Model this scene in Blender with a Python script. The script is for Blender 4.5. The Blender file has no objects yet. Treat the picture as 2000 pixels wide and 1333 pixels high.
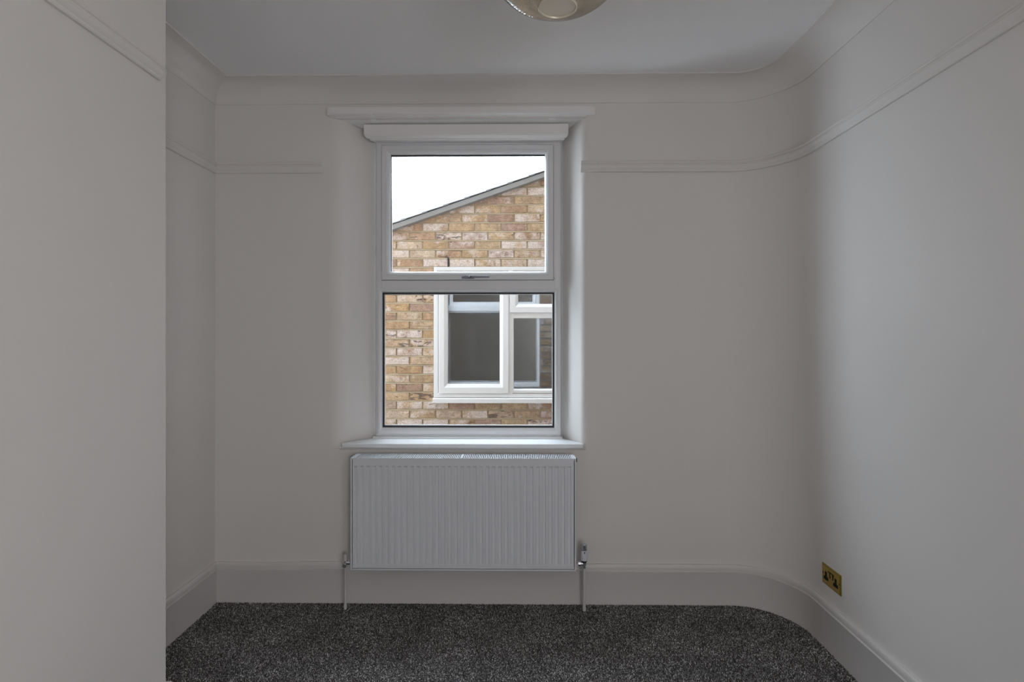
import bpy, bmesh, math, random
import numpy as np
from mathutils import Vector, noise as mnoise
rnd = random.Random(7)

# ------------------------------------------------------------------ camera, world, light, exposure
sc = bpy.context.scene
COL = sc.collection
F = 1111.0                      # focal length in pixels of the 2000x1333 frame
YAW = math.atan(14 / F)
CAMZ = 1.364
HOR = 653.0                     # pixel row of the horizon
cam_d = bpy.data.cameras.new('camera'); cam = bpy.data.objects.new('camera', cam_d); COL.objects.link(cam)
cam.location = (0, 0, CAMZ); cam.rotation_euler = (math.pi / 2, 0, YAW)
cam_d.sensor_width = 36; cam_d.sensor_fit = 'HORIZONTAL'; cam_d.lens = F * 36 / 2000
cam_d.shift_y = -(666.5 - HOR) / 2000
cam_d.clip_start = 0.02
sc.camera = cam
sc.view_settings.view_transform = 'Standard'
sc.view_settings.look = 'None'
sc.view_settings.gamma = 1
sc.view_settings.use_curve_mapping = False
sc.view_settings.exposure = 0.57

world = bpy.data.worlds.new('world'); sc.world = world; world.use_nodes = True
wn = world.node_tree; wn.nodes.clear()
wo = wn.nodes.new('ShaderNodeOutputWorld'); bg = wn.nodes.new('ShaderNodeBackground')
bg.inputs[0].default_value = (0.76, 0.87, 1.0, 1)       # even overcast sky
bg.inputs[1].default_value = 9.0
wn.links.new(bg.outputs[0], wo.inputs[0])

def portal(loc, rot, sx, sy):
    l = bpy.data.lights.new('daylight_portal', 'AREA'); l.shape = 'RECTANGLE'; l.size = sx; l.size_y = sy
    o = bpy.data.objects.new('daylight_portal', l); COL.objects.link(o); o.location = loc; o.rotation_euler = rot
    l.cycles.is_portal = True
portal((-0.27, 3.12, 1.61), (-math.pi / 2, 0, 0), 1.0, 1.6)     # real window
REAR = -1.7
SIDE_FILL_WIN = (-1.45, -0.65, 1.0, 2.1)                               # y0,y1,z0,z1 of the unseen side window added for fill light
portal((1.42, -1.05, 1.55), (0, math.pi / 2, 0), 1.1, 0.8)
REAR_FILL_WIN = (0.58, 1.26, 0.45, 1.80)                               # x0,x1,z0,z1 of the unseen rear window added for fill light
portal((0.92, REAR - .08, 1.125), (math.pi / 2, 0, 0), 0.68, 1.35)

# ------------------------------------------------------------------ pixel -> plane y=Y helper (for measuring only)
def P(px, py, Y):
    u = (px - 1000) / F; v = (HOR - py) / F
    dx = u * math.cos(YAW) - math.sin(YAW); dy = u * math.sin(YAW) + math.cos(YAW)
    t = Y / dy
    return Vector((dx * t, Y, CAMZ + v * t))
def PX(px, Y): return P(px, HOR, Y).x
def PZ(py, Y, px=915): return P(px, py, Y).z

# ------------------------------------------------------------------ materials
def srgb(r, g, b):
    f = lambda c: (c / 255 / 12.92) if c / 255 <= 0.04045 else ((c / 255 + 0.055) / 1.055) ** 2.4
    return (f(r), f(g), f(b), 1)
def mat(name, color, rough=0.5, metal=0.0, bump=0.0, bscale=200.0, var=0.0, vscale=3.0, spec=0.5, detail=3.0):
    m = bpy.data.materials.new(name); m.use_nodes = True
    nt = m.node_tree; b = nt.nodes['Principled BSDF']
    b.inputs['Base Color'].default_value = color; b.inputs['Roughness'].default_value = rough
    b.inputs['Metallic'].default_value = metal; b.inputs['Specular IOR Level'].default_value = spec
    if bump or var:
        tc = nt.nodes.new('ShaderNodeTexCoord')
    if bump:
        n = nt.nodes.new('ShaderNodeTexNoise'); n.inputs['Scale'].default_value = bscale; n.inputs['Detail'].default_value = detail
        bp = nt.nodes.new('ShaderNodeBump'); bp.inputs['Strength'].default_value = bump; bp.inputs['Distance'].default_value = 0.002
        nt.links.new(tc.outputs['Object'], n.inputs['Vector']); nt.links.new(n.outputs['Fac'], bp.inputs['Height'])
        nt.links.new(bp.outputs['Normal'], b.inputs['Normal'])
    if var:
        n2 = nt.nodes.new('ShaderNodeTexNoise'); n2.inputs['Scale'].default_value = vscale; n2.inputs['Detail'].default_value = 4
        mx = nt.nodes.new('ShaderNodeMix'); mx.data_type = 'RGBA'
        mx.inputs[6].default_value = [c * (1 - var) for c in color[:3]] + [1]
        mx.inputs[7].default_value = [min(1, c * (1 + var)) for c in color[:3]] + [1]
        nt.links.new(tc.outputs['Object'], n2.inputs['Vector']); nt.links.new(n2.outputs['Fac'], mx.inputs[0])
        nt.links.new(mx.outputs[2], b.inputs['Base Color'])
    return m
def glass_mat(name, tint, refl, rough=0.0):
    m = bpy.data.materials.new(name); m.use_nodes = True
    nt = m.node_tree; nt.nodes.clear()
    out = nt.nodes.new('ShaderNodeOutputMaterial'); t = nt.nodes.new('ShaderNodeBsdfTransparent'); g = nt.nodes.new('ShaderNodeBsdfGlossy')
    t.inputs[0].default_value = tint; g.inputs['Roughness'].default_value = rough
    lw = nt.nodes.new('ShaderNodeLayerWeight'); lw.inputs[0].default_value = 0.5      # Schlick reflectance, same from both sides
    pw = nt.nodes.new('ShaderNodeMath'); pw.operation = 'POWER'; pw.inputs[1].default_value = 5.0
    mul = nt.nodes.new('ShaderNodeMath'); mul.operation = 'MULTIPLY_ADD'; mul.inputs[1].default_value = 1 - refl; mul.inputs[2].default_value = refl; mul.use_clamp = True
    mx = nt.nodes.new('ShaderNodeMixShader')
    nt.links.new(lw.outputs['Facing'], pw.inputs[0]); nt.links.new(pw.outputs[0], mul.inputs[0]); nt.links.new(mul.outputs[0], mx.inputs[0])
    nt.links.new(t.outputs[0], mx.inputs[1]); nt.links.new(g.outputs[0], mx.inputs[2]); nt.links.new(mx.outputs[0], out.inputs[0])
    return m
M = {}
M['wall'] = mat('wall_paint', (0.76, 0.722, 0.688, 1), 0.75, bump=0.10, bscale=350, var=0.012, vscale=2.2, spec=0.3)
M['ceiling'] = mat('ceiling_paint', (0.86, 0.84, 0.83, 1), 0.85, bump=0.05, bscale=300, spec=0.2)
M['trim'] = mat('trim_gloss_paint', (0.86, 0.83, 0.81, 1), 0.42, bump=0.06, bscale=60, spec=0.45)
M['skirting'] = mat('skirting_eggshell_paint', (0.69, 0.655, 0.63, 1), 0.45, bump=0.06, bscale=60, spec=0.35)
M['upvc'] = mat('white_window_plastic', (0.76, 0.75, 0.75, 1), 0.4, spec=0.5)
M['upvc_out'] = mat('white_outdoor_window_plastic', (0.80, 0.79, 0.78, 1), 0.35, spec=0.5)
M['sill'] = mat('white_gloss_sill', (0.82, 0.83, 0.84, 1), 0.25, bump=0.02, bscale=40, spec=0.5)
M['gasket'] = mat('black_rubber_gasket', (0.012, 0.013, 0.016, 1), 0.6, bump=0.05, bscale=300)
M['dark'] = mat('dark_gap', (0.03, 0.03, 0.032, 1), 0.8, bump=0.05)
M['radiator'] = mat('radiator_enamel', (0.70, 0.71, 0.735, 1), 0.32, spec=0.5, bump=0.02, bscale=90)
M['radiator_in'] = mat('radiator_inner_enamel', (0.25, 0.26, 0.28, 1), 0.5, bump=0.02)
M['chrome'] = mat('chrome', (0.72, 0.74, 0.78, 1), 0.12, 1.0, bump=0.01)
M['chrome_dark'] = mat('satin_chrome', (0.22, 0.225, 0.25, 1), 0.32, 1.0, bump=0.01)
M['pipe'] = mat('painted_pipe', (0.60, 0.585, 0.565, 1), 0.4, bump=0.05, bscale=80)
M['valve_plastic'] = mat('valve_plastic', (0.66, 0.67, 0.72, 1), 0.4, bump=0.02)
M['brass'] = mat('polished_brass', (0.42, 0.30, 0.055, 1), 0.25, 0.85, bump=0.02, bscale=30)
M['black'] = mat('black_plastic', (0.003, 0.003, 0.003, 1), 0.6, bump=0.02, spec=0.15)
M['glass'] = glass_mat('window_glass', (0.96, 0.97, 0.965, 1), 0.04)
M['glass_out'] = glass_mat('neighbour_glass', (0.80, 0.83, 0.85, 1), 0.28)
M['fill_glass'] = glass_mat('warm_fill_pane', (1.0, 0.945, 0.90, 1), 0.04)  # pane tint that warms the fill from the two added windows
M['room_dark'] = mat('neighbour_room_paint', (0.66, 0.76, 0.80, 1), 0.9, bump=0.05)
M['barge'] = mat('barge_board_paint', (0.27, 0.265, 0.26, 1), 0.6, bump=0.1, bscale=60, var=0.08)
M['slate'] = mat('slate', (0.34, 0.35, 0.37, 1), 0.6, bump=0.3, bscale=60, var=0.2)
M['outer_mortar'] = mat('grey_mortar', (0.30, 0.29, 0.28, 1), 0.95, bump=0.5, bscale=120)
M['concrete'] = mat('yard_concrete', (0.26, 0.26, 0.26, 1), 0.9, bump=0.3, bscale=40, var=0.2)

def brick_mat(name, island, dull=1.0):
    m = bpy.data.materials.new(name); m.use_nodes = True
    nt = m.node_tree; N = nt.nodes.new; L = nt.links.new; b = nt.nodes['Principled BSDF']
    b.inputs['Roughness'].default_value = 0.9; b.inputs['Specular IOR Level'].default_value = 0.2
    if island:
        r = N('ShaderNodeNewGeometry').outputs['Random Per Island']
    else:
        r = N('ShaderNodeObjectInfo').outputs['Random']
    tc = N('ShaderNodeTexCoord')
    cmb = N('ShaderNodeCombineXYZ')
    rs = N('ShaderNodeMath'); rs.operation = 'MULTIPLY'; rs.inputs[1].default_value = 57.0; L(r, rs.inputs[0])
    for i in range(3): L(rs.outputs[0], cmb.inputs[i])
    add = N('ShaderNodeVectorMath'); add.operation = 'ADD'; L(tc.outputs['Object'], add.inputs[0]); L(cmb.outputs[0], add.inputs[1])
    ramp = N('ShaderNodeValToRGB'); L(r, ramp.inputs[0])
    cols = [(0.0, srgb(188, 162, 128)), (0.14, srgb(196, 174, 142)), (0.28, srgb(180, 150, 124)), (0.42, srgb(200, 178, 150)),
            (0.56, srgb(190, 160, 120)), (0.68, srgb(184, 158, 142)), (0.80, srgb(168, 140, 120)), (0.92, srgb(204, 186, 164))]
    e = ramp.color_ramp.elements
    e[0].position = 0; e[0].color = cols[0][1]; e[1].position = cols[1][0]; e[1].color = cols[1][1]
    for p_, c_ in cols[2:]:
        q = e.new(p_); q.color = c_
    # patchy tone
    n1 = N('ShaderNodeTexNoise'); n1.inputs['Scale'].default_value = 14; n1.inputs['Detail'].default_value = 5; L(add.outputs[0], n1.inputs['Vector'])
    r1 = N('ShaderNodeValToRGB'); r1.color_ramp.elements[0].position = 0.35; r1.color_ramp.elements[1].position = 0.7
    r1.color_ramp.elements[0].color = (0.80, 0.78, 0.77, 1); r1.color_ramp.elements[1].color = (1.12, 1.10, 1.05, 1); L(n1.outputs['Fac'], r1.inputs[0])
    mul = N('ShaderNodeMix'); mul.data_type = 'RGBA'; mul.blend_type = 'MULTIPLY'; mul.inputs[0].default_value = 1
    L(ramp.outputs[0], mul.inputs[6]); L(r1.outputs[0], mul.inputs[7])
    n5 = N('ShaderNodeTexNoise'); n5.inputs['Scale'].default_value = 60; n5.inputs['Detail'].default_value = 6; n5.inputs['Distortion'].default_value = 1.5; L(add.outputs[0], n5.inputs['Vector'])
    r5 = N('ShaderNodeValToRGB'); r5.color_ramp.elements[0].position = 0.36; r5.color_ramp.elements[1].position = 0.54
    r5.color_ramp.elements[0].color = (0.70, 0.64, 0.60, 1); r5.color_ramp.elements[1].color = (1.06, 1.06, 1.06, 1); L(n5.outputs['Fac'], r5.inputs[0])
    mu5 = N('ShaderNodeMix'); mu5.data_type = 'RGBA'; mu5.blend_type = 'MULTIPLY'; mu5.inputs[0].default_value = 0.9
    # lime-white patches, stronger on some bricks
    n2 = N('ShaderNodeTexNoise'); n2.inputs['Scale'].default_value = 11; n2.inputs['Detail'].default_value = 6; n2.inputs['Roughness'].default_value = 0.6
    off = N('ShaderNodeVectorMath'); off.operation = 'ADD'; off.inputs[1].default_value = (31, 7, 13); L(add.outputs[0], off.inputs[0]); L(off.outputs[0], n2.inputs['Vector'])
    fr = N('ShaderNodeMath'); fr.operation = 'MULTIPLY'; fr.inputs[1].default_value = 17.3; L(r, fr.inputs[0])
    fr2 = N('ShaderNodeMath'); fr2.operation = 'FRACT'; L(fr.outputs[0], fr2.inputs[0])
    pw = N('ShaderNodeMath'); pw.operation = 'POWER'; pw.inputs[1].default_value = 2.2; L(fr2.outputs[0], pw.inputs[0])
    sh = N('ShaderNodeMath'); sh.operation = 'MULTIPLY_ADD'; sh.inputs[1].default_value = 0.30; L(pw.outputs[0], sh.inputs[0]); L(n2.outputs['Fac'], sh.inputs[2])
    mr = N('ShaderNodeMapRange'); mr.inputs[1].default_value = 0.60; mr.inputs[2].default_value = 0.76; mr.inputs[4].default_value = 0.8; L(sh.outputs[0], mr.inputs[0])
    mw = N('ShaderNodeMix'); mw.data_type = 'RGBA'; L(mr.outputs[0], mw.inputs[0]); L(mul.outputs[2], mw.inputs[6]); mw.inputs[7].default_value = srgb(222, 211, 202)
    # dark burnt streaks on a few
    n3 = N('ShaderNodeTexNoise'); n3.inputs['Scale'].default_value = 22; n3.inputs['Detail'].default_value = 7; n3.inputs['Distortion'].default_value = 1.2
    mp = N('ShaderNodeMapping'); mp.inputs['Scale'].default_value = (0.45, 1, 1.5); L(add.outputs[0], mp.inputs[0]); L(mp.outputs[0], n3.inputs['Vector'])
    fb = N('ShaderNodeMath'); fb.operation = 'MULTIPLY'; fb.inputs[1].default_value = 41.7; L(r, fb.inputs[0])
    fb2 = N('ShaderNodeMath'); fb2.operation = 'FRACT'; L(fb.outputs[0], fb2.inputs[0])
    pb = N('ShaderNodeMath'); pb.operation = 'POWER'; pb.inputs[1].default_value = 7; L(fb2.outputs[0], pb.inputs[0])
    sb = N('ShaderNodeMath'); sb.operation = 'MULTIPLY_ADD'; sb.inputs[1].default_value = 0.16; L(pb.outputs[0], sb.inputs[0]); L(n3.outputs['Fac'], sb.inputs[2])
    mb = N('ShaderNodeMapRange'); mb.inputs[1].default_value = 0.655; mb.inputs[2].default_value = 0.72; mb.inputs[4].default_value = 0.8; L(sb.outputs[0], mb.inputs[0])
    md = N('ShaderNodeMix'); md.data_type = 'RGBA'; L(mb.outputs[0], md.inputs[0]); L(mw.outputs[2], md.inputs[6]); md.inputs[7].default_value = srgb(92, 78, 72)
    gl = N('ShaderNodeMix'); gl.data_type = 'RGBA'; gl.blend_type = 'MULTIPLY'; gl.inputs[0].default_value = 1; gl.inputs[7].default_value = (0.99 * dull, 0.975 * dull, 1.0 * dull, 1)
    L(md.outputs[2], gl.inputs[6]); L(r5.outputs[0], mu5.inputs[7]); L(gl.outputs[2], mu5.inputs[6]); L(mu5.outputs[2], b.inputs['Base Color'])
    bp = N('ShaderNodeBump'); bp.inputs['Strength'].default_value = 0.9; bp.inputs['Distance'].default_value = 0.006
    n4 = N('ShaderNodeTexNoise'); n4.inputs['Scale'].default_value = 38; n4.inputs['Detail'].default_value = 8; n4.inputs['Distortion'].default_value = 0.8
    L(mp.outputs[0], n4.inputs['Vector']); L(n4.outputs['Fac'], bp.inputs['Height']); L(bp.outputs[0], b.inputs['Normal'])
    return m
M['brick'] = brick_mat('stock_brick', False)
M['brick_joined'] = brick_mat('stock_brick_joined', True)
M['brick_grey'] = brick_mat('dull_stock_brick', True, 0.6)  # same stock brick, darkened and dulled for the facade
M['mortar'] = mat('sandy_mortar', srgb(180, 164, 138), 0.95, bump=0.5, bscale=120, var=0.10, vscale=6, spec=0.1)

def carpet_mat():
    m = bpy.data.materials.new('carpet_pile'); m.use_nodes = True
    nt = m.node_tree; N = nt.nodes.new; L = nt.links.new; b = nt.nodes['Principled BSDF']
    b.inputs['Roughness'].default_value = 1.0; b.inputs['Specular IOR Level'].default_value = 0.1
    r = N('ShaderNodeNewGeometry').outputs['Random Per Island']
    ramp = N('ShaderNodeValToRGB'); L(r, ramp.inputs[0]); e = ramp.color_ramp.elements
    e[0].position = 0; e[0].color = (0.05, 0.045, 0.041, 1); e[1].position = 1; e[1].color = (0.80, 0.78, 0.77, 1)
    q = e.new(0.5); q.color = (0.22, 0.208, 0.20, 1); q = e.new(0.85); q.color = (0.40, 0.385, 0.375, 1)
    tc = N('ShaderNodeTexCoord'); n = N('ShaderNodeTexNoise'); n.inputs['Scale'].default_value = 5; n.inputs['Detail'].default_value = 4
    L(tc.outputs['Object'], n.inputs['Vector'])
    mr = N('ShaderNodeMapRange'); mr.inputs[1].default_value = 0.3; mr.inputs[2].default_value = 0.7; mr.inputs[3].default_value = 0.75; mr.inputs[4].default_value = 1.2
    L(n.outputs['Fac'], mr.inputs[0])
    mx = N('ShaderNodeMix'); mx.data_type = 'RGBA'; mx.blend_type = 'MULTIPLY'; mx.inputs[0].default_value = 1
    L(ramp.outputs[0], mx.inputs[6]); L(mr.outputs[0], mx.inputs[7]); L(mx.outputs[2], b.inputs['Base Color'])
    return m
M['carpet'] = carpet_mat()
M['carpet_base'] = mat('carpet_backing', (0.06, 0.056, 0.053, 1), 1.0, bump=1.0, bscale=250, var=0.5, vscale=180, spec=0.1)

# ------------------------------------------------------------------ mesh builder
def lean(v):
    """the old right-hand wall leans slightly into the room"""
    x, y, z = v
    if x > 0.8:
        t = min(1, (x - 0.8) / 0.5); t = t * t * (3 - 2 * t)
        x -= 0.011 * (z - 0.1) * t
    return (x, y, z)
class MB:
    def __init__(s): s.v = []; s.f = []
    def add(s, vs, fs):
        k = len(s.v); s.v += [tuple(v) for v in vs]; s.f += [tuple(i + k for i in f) for f in fs]; return s
    def box(s, x0, x1, y0, y1, z0, z1):
        return s.add([(x0, y0, z0), (x1, y0, z0), (x1, y1, z0), (x0, y1, z0), (x0, y0, z1), (x1, y0, z1), (x1, y1, z1), (x0, y1, z1)],
                     [(0, 3, 2, 1), (4, 5, 6, 7), (0, 1, 5, 4), (1, 2, 6, 5), (2, 3, 7, 6), (3, 0, 4, 7)])
    def prism(s, poly, axis, a, b):
        """poly: 2d loop; axis 'x' -> poly=(y,z), 'y' -> (x,z), 'z' -> (x,y)"""
        n = len(poly)
        mk = {'x': lambda p, t: (t, p[0], p[1]), 'y': lambda p, t: (p[0], t, p[1]), 'z': lambda p, t: (p[0], p[1], t)}[axis]
        vs = [mk(p, a) for p in poly] + [mk(p, b) for p in poly]
        fs = [tuple(range(n)), tuple(range(2 * n - 1, n - 1, -1))] + [(i, (i + 1) % n, n + (i + 1) % n, n + i) for i in range(n)]
        return s.add(vs, fs)
    def ring(s, x0, x1, z0, z1, prof):
        """mitred rectangular frame; prof = closed loop of (inset, y)"""
        vs = []
        for (d, y) in prof:
            vs += [(x0 + d, y, z0 + d), (x1 - d, y, z0 + d), (x1 - d, y, z1 - d), (x0 + d, y, z1 - d)]
        n = len(prof); fs = []
        for i in range(n):
            j = (i + 1) % n
            for k in range(4):
                l = (k + 1) % 4
                fs.append((i * 4 + k, i * 4 + l, j * 4 + l, j * 4 + k))
        return s.add(vs, fs)
    def lathe(s, prof, c, axis='z', seg=24, cap=True):
        """prof: (r, h) list"""
        vs = []; n = len(prof)
        for (r, h) in prof:
            for k in range(seg):
                a = 2 * math.pi * k / seg; p, q = r * math.cos(a), r * math.sin(a)
                if axis == 'z': vs.append((c[0] + p, c[1] + q, c[2] + h))
                elif axis == 'x': vs.append((c[0] + h, c[1] + p, c[2] + q))
                else: vs.append((c[0] + p, c[1] + h, c[2] + q))
        fs = [(i * seg + k, i * seg + (k + 1) % seg, (i + 1) * seg + (k + 1) % seg, (i + 1) * seg + k) for i in range(n - 1) for k in range(seg)]
        if cap: fs += [tuple(range(seg)), tuple(range((n - 1) * seg, n * seg))]
        return s.add(vs, fs)
    def map(s, fn): s.v = [fn(v) for v in s.v]; return s
    def build(s, name, m, parent=None, angle=35, bevel=0.0, bevel_seg=2):
        me = bpy.data.meshes.new(name); me.from_pydata(s.v, [], s.f)
        bm = bmesh.new(); bm.from_mesh(me)
        bmesh.ops.recalc_face_normals(bm, faces=bm.faces)
        a = math.radians(angle)
        for e in bm.edges:
            e.smooth = len(e.link_faces) == 2 and e.calc_face_angle(3) < a
        for f in bm.faces: f.smooth = True
        bm.to_mesh(me); bm.free()
        me.materials.append(m)
        o = bpy.data.objects.new(name, me); COL.objects.link(o)
        if parent: o.parent = parent
        if bevel:
            b = o.modifiers.new('bevel', 'BEVEL'); b.width = bevel; b.segments = bevel_seg; b.limit_method = 'ANGLE'; b.angle_limit = math.radians(40)
            b.harden_normals = True
        return o
def sweep(mb, path, prof, i0=0, i1=None, closed_prof=True, caps=True):
    """prof (off, z): off is measured into the room = right of the path direction"""
    i1 = len(path) - 1 if i1 is None else i1
    n = len(path); rows = []
    for i in range(i0, i1 + 1):
        p = Vector(path[i])
        d0 = (p - Vector(path[i - 1])).normalized() if i > 0 else None
        d1 = (Vector(path[i + 1]) - p).normalized() if i < n - 1 else None
        if d0 is None: d0 = d1
        if d1 is None: d1 = d0
        n0 = Vector((d0.y, -d0.x)); n1 = Vector((d1.y, -d1.x)); m = (n0 + n1); m /= max(0.2, m.dot(n0))
        rows.append([(p.x + m.x * o, p.y + m.y * o, z) for (o, z) in prof])
    k = len(prof); vs = [v for r in rows for v in r]; fs = []
    for i in range(len(rows) - 1):
        for j in range(k if closed_prof else k - 1):
            l = (j + 1) % k
            fs.append((i * k + j, i * k + l, (i + 1) * k + l, (i + 1) * k + j))
    if caps and closed_prof: fs += [tuple(range(k)), tuple(range(len(vs) - k, len(vs)))]
    mb.add(vs, fs); return mb
def empty(name, loc=(0, 0, 0), rz=0):
    o = bpy.data.objects.new(name, None); COL.objects.link(o); o.location = loc; o.rotation_euler = (0, 0, rz); o.empty_display_size = 0.05; return o
def tag(o, label=None, cat=None, group=None, kind=None):
    if label: o['label'] = label
    if cat: o['category'] = cat
    if group: o['group'] = group
    if kind: o['kind'] = kind
    return o
def struct(o, label=None, cat=None): return tag(o, label, cat, kind='structure')

# ------------------------------------------------------------------ room outline
LX, BX, BY, RX, D = -1.552, -1.176, 1.878, 1.345, 2.885
CEIL = 2.634; COVZ = 2.534
curve = []
cx, cy_, a_, b_ = 1.065, 2.575, RX - 1.065, D - 2.575
for i in range(25):
    t = math.pi / 2 * (1 - i / 24)
    ex = 2 / 1.93
    curve.append((cx + a_ * abs(math.cos(t)) ** ex, cy_ + b_ * abs(math.sin(t)) ** ex))
path = [(LX, REAR), (LX, 0.45), (BX, 0.45), (BX, BY), (LX, BY), (LX, D)]
I_CORNER = 5
XB = [PX(630, D - .01), PX(587, D), PX(680, D), PX(1000, D), PX(1134, D - .01)]
i_back = len(path)
path += [(XB[1], D), (XB[0], D), (XB[4], D)]
I_587, I_630, I_1134 = 6, 7, 8
I_CURVE = len(path); path += curve
I_END = len(path); path.append((RX, REAR))

# ---- walls
zs = [0, 0.3, 0.81, 1.4, 2.0, 2.45, CEIL]
def wall_strip(mb, i0, i1, levels=zs):
    for a, b in zip(levels[:-1], levels[1:]):
        sweep(mb, path, [(0, a), (0, b)], i0, i1, closed_prof=False)
def merge(o, d=1e-4):
    bm = bmesh.new(); bm.from_mesh(o.data); bmesh.ops.remove_doubles(bm, verts=bm.verts, dist=d); bmesh.ops.recalc_face_normals(bm, faces=bm.faces); bm.to_mesh(o.data); bm.free()
mb = MB(); wall_strip(mb, 0, 1); wl = mb.build('wall_left', M['wall']); mb = MB()
wall_strip(mb, 0, 1); wall_strip(mb, 4, 5)
bpy.data.objects.remove(wl); wl = mb.build('wall_left', M['wall']); merge(wl); struct(wl, 'off-white painted alcove wall left of the window', 'wall')
mb = MB(); wall_strip(mb, 1, 4)
br = mb.build('wall_breast', M['wall']); merge(br); struct(br, 'off-white painted chimney breast at the far left, nearest the viewer', 'wall')
# chamfer-free arris is crisp in the photograph
mb = MB(); wall_strip(mb, I_CURVE, I_END - 1)
y0, y1, z0, z1 = SIDE_FILL_WIN
for (a, b, c, d) in ((path[I_END - 1][1], y1, 0, CEIL), (y0, REAR, 0, CEIL), (y1, y0, 0, z0), (y1, y0, z1, CEIL)):
    mb.add([(RX, a, c), (RX, b, c), (RX, b, d), (RX, a, d)], [(0, 1, 2, 3)])
for (a, b, c, d) in ((y0, y1, z0, z0), (y0, y1, z1, z1)): mb.add([(RX, a, c), (RX, b, c), (RX + .12, b, c), (RX + .12, a, c)], [(0, 1, 2, 3)])
for y in (y0, y1): mb.add([(RX, y, z0), (RX, y, z1), (RX + .12, y, z1), (RX + .12, y, z0)], [(0, 1, 2, 3)])
mb.map(lean); wr = mb.build('wall_right', M['wall']); merge(wr); struct(wr, 'off-white painted right wall running into a rounded corner', 'wall')
# back wall with splayed, round-edged window opening
FY = 3.02                                   # window frame face
FX0, FX1 = PX(735, FY), PX(1095, FY)
OX0, OX1 = PX(661, D), PX(1139.5, D)        # opening at the wall face
SZ = 0.811; HZ = 2.452
def fillet(p0, p1, p2, r, n=10):
    p0, p1, p2 = Vector(p0), Vector(p1), Vector(p2)
    a = (p0 - p1).normalized(); b = (p2 - p1).normalized(); h = a.angle(b) / 2; t = r / math.tan(h)
    c = p1 + (a + b).normalized() * (r / math.sin(h)); s = p1 + a * t; e = p1 + b * t; out = []
    v0, v1 = s - c, e - c; ang = v0.angle(v1)
    for i in range(n + 1):
        k = i / n; out.append(tuple(c + (v0 * math.sin((1 - k) * ang) + v1 * math.sin(k * ang)) / math.sin(ang)))
    return out
lp = [(LX, D)] + fillet((LX, D), (OX0, D), (FX0 - .012, FY + .03), 0.11) + [(FX0 - .012, FY + .03)]
rp = [(FX1 + .010, FY + .03)] + fillet((FX1 + .010, FY + .03), (OX1, D), (cx, D), 0.05) + [(cx, D)]
mb = MB()
def vstrip(pts, z0, z1, n=4):
    for q in range(n):
        a = z0 + (z1 - z0) * q / n; b = z0 + (z1 - z0) * (q + 1) / n
        mb.add([(x, y, a) for x, y in pts] + [(x, y, b) for x, y in pts], [(i, i + 1, len(pts) + i + 1, len(pts) + i) for i in range(len(pts) - 1)])
vstrip(lp, SZ - .03, HZ + .01); vstrip(rp, SZ - .03, HZ + .01)
mb.add([(LX, D, 0), (cx, D, 0), (cx, D, SZ - .03), (LX, D, SZ - .03)], [(0, 1, 2, 3)])
mb.add([(LX, D, HZ + .01), (cx, D, HZ + .01), (cx, D, CEIL), (LX, D, CEIL)], [(0, 1, 2, 3)])
# soffit of the reveal and bed under the sill
mb.add([(OX0, D, HZ + .01), (OX1, D, HZ + .01), (FX1 + .01, FY + .03, HZ + .01), (FX0 - .01, FY + .03, HZ + .01)], [(0, 1, 2, 3)])
mb.add([(OX0, D, SZ - .03), (OX1, D, SZ - .03), (FX1 + .01, FY + .03, SZ - .03), (FX0 - .01, FY + .03, SZ - .03)], [(0, 1, 2, 3)])
mb.map(lean)
wb = mb.build('wall_back', M['wall'], angle=40); merge(wb); struct(wb, 'off-white painted window wall with splayed round-edged reveals', 'wall')
# rear wall behind the viewer with an opening for the added fill-light window
x0, x1, z0, z1 = REAR_FILL_WIN
mb = MB().box(LX - .05, x0, REAR - .1, REAR, 0, CEIL).box(x1, RX + .05, REAR - .1, REAR, 0, CEIL).box(x0, x1, REAR - .1, REAR, 0, z0).box(x0, x1, REAR - .1, REAR, z1, CEIL)
w3 = MB().ring(x0, x1, z0, z1, [(0, REAR - .03), (.05, REAR - .03), (.05, REAR - .09), (0, REAR - .09)]).build('fill_window_rear', M['upvc'])
struct(w3, 'unseen white window added for fill light in the wall behind the viewer', 'window')
MB().box(x0 + .04, x1 - .04, REAR - .062, REAR - .058, z0 + .04, z1 - .04).build('pane', M['fill_glass'], w3)
struct(mb.build('wall_rear', M['wall']), 'off-white wall behind the viewer', 'wall')
y0, y1, z0, z1 = SIDE_FILL_WIN
swap = lambda v: (v[1], v[0], v[2])
W = MB().ring(y0, y1, z0, z1, [(0, RX + .04), (.05, RX + .04), (.05, RX + .10), (0, RX + .10)]).map(swap)
w2 = W.build('fill_window_side', M['upvc']); struct(w2, 'unseen white side window added for fill light in the right wall behind the viewer', 'window')
MB().box(RX + .068, RX + .072, y0 + .04, y1 - .04, z0 + .04, z1 - .04).build('pane', M['fill_glass'], w2)
# ceiling, floor
struct(MB().box(LX - .1, RX + .1, REAR - .1, 3.02, CEIL, CEIL + .08).build('ceiling', M['ceiling']), 'flat white painted ceiling with a curved cove edge', 'ceiling')
fl = MB().box(LX - .1, RX + .1, REAR - .1, 3.02, -.08, 0).build('floor', M['carpet_base'])
struct(fl, 'floor laid with dark grey flecked carpet', 'floor')
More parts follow.
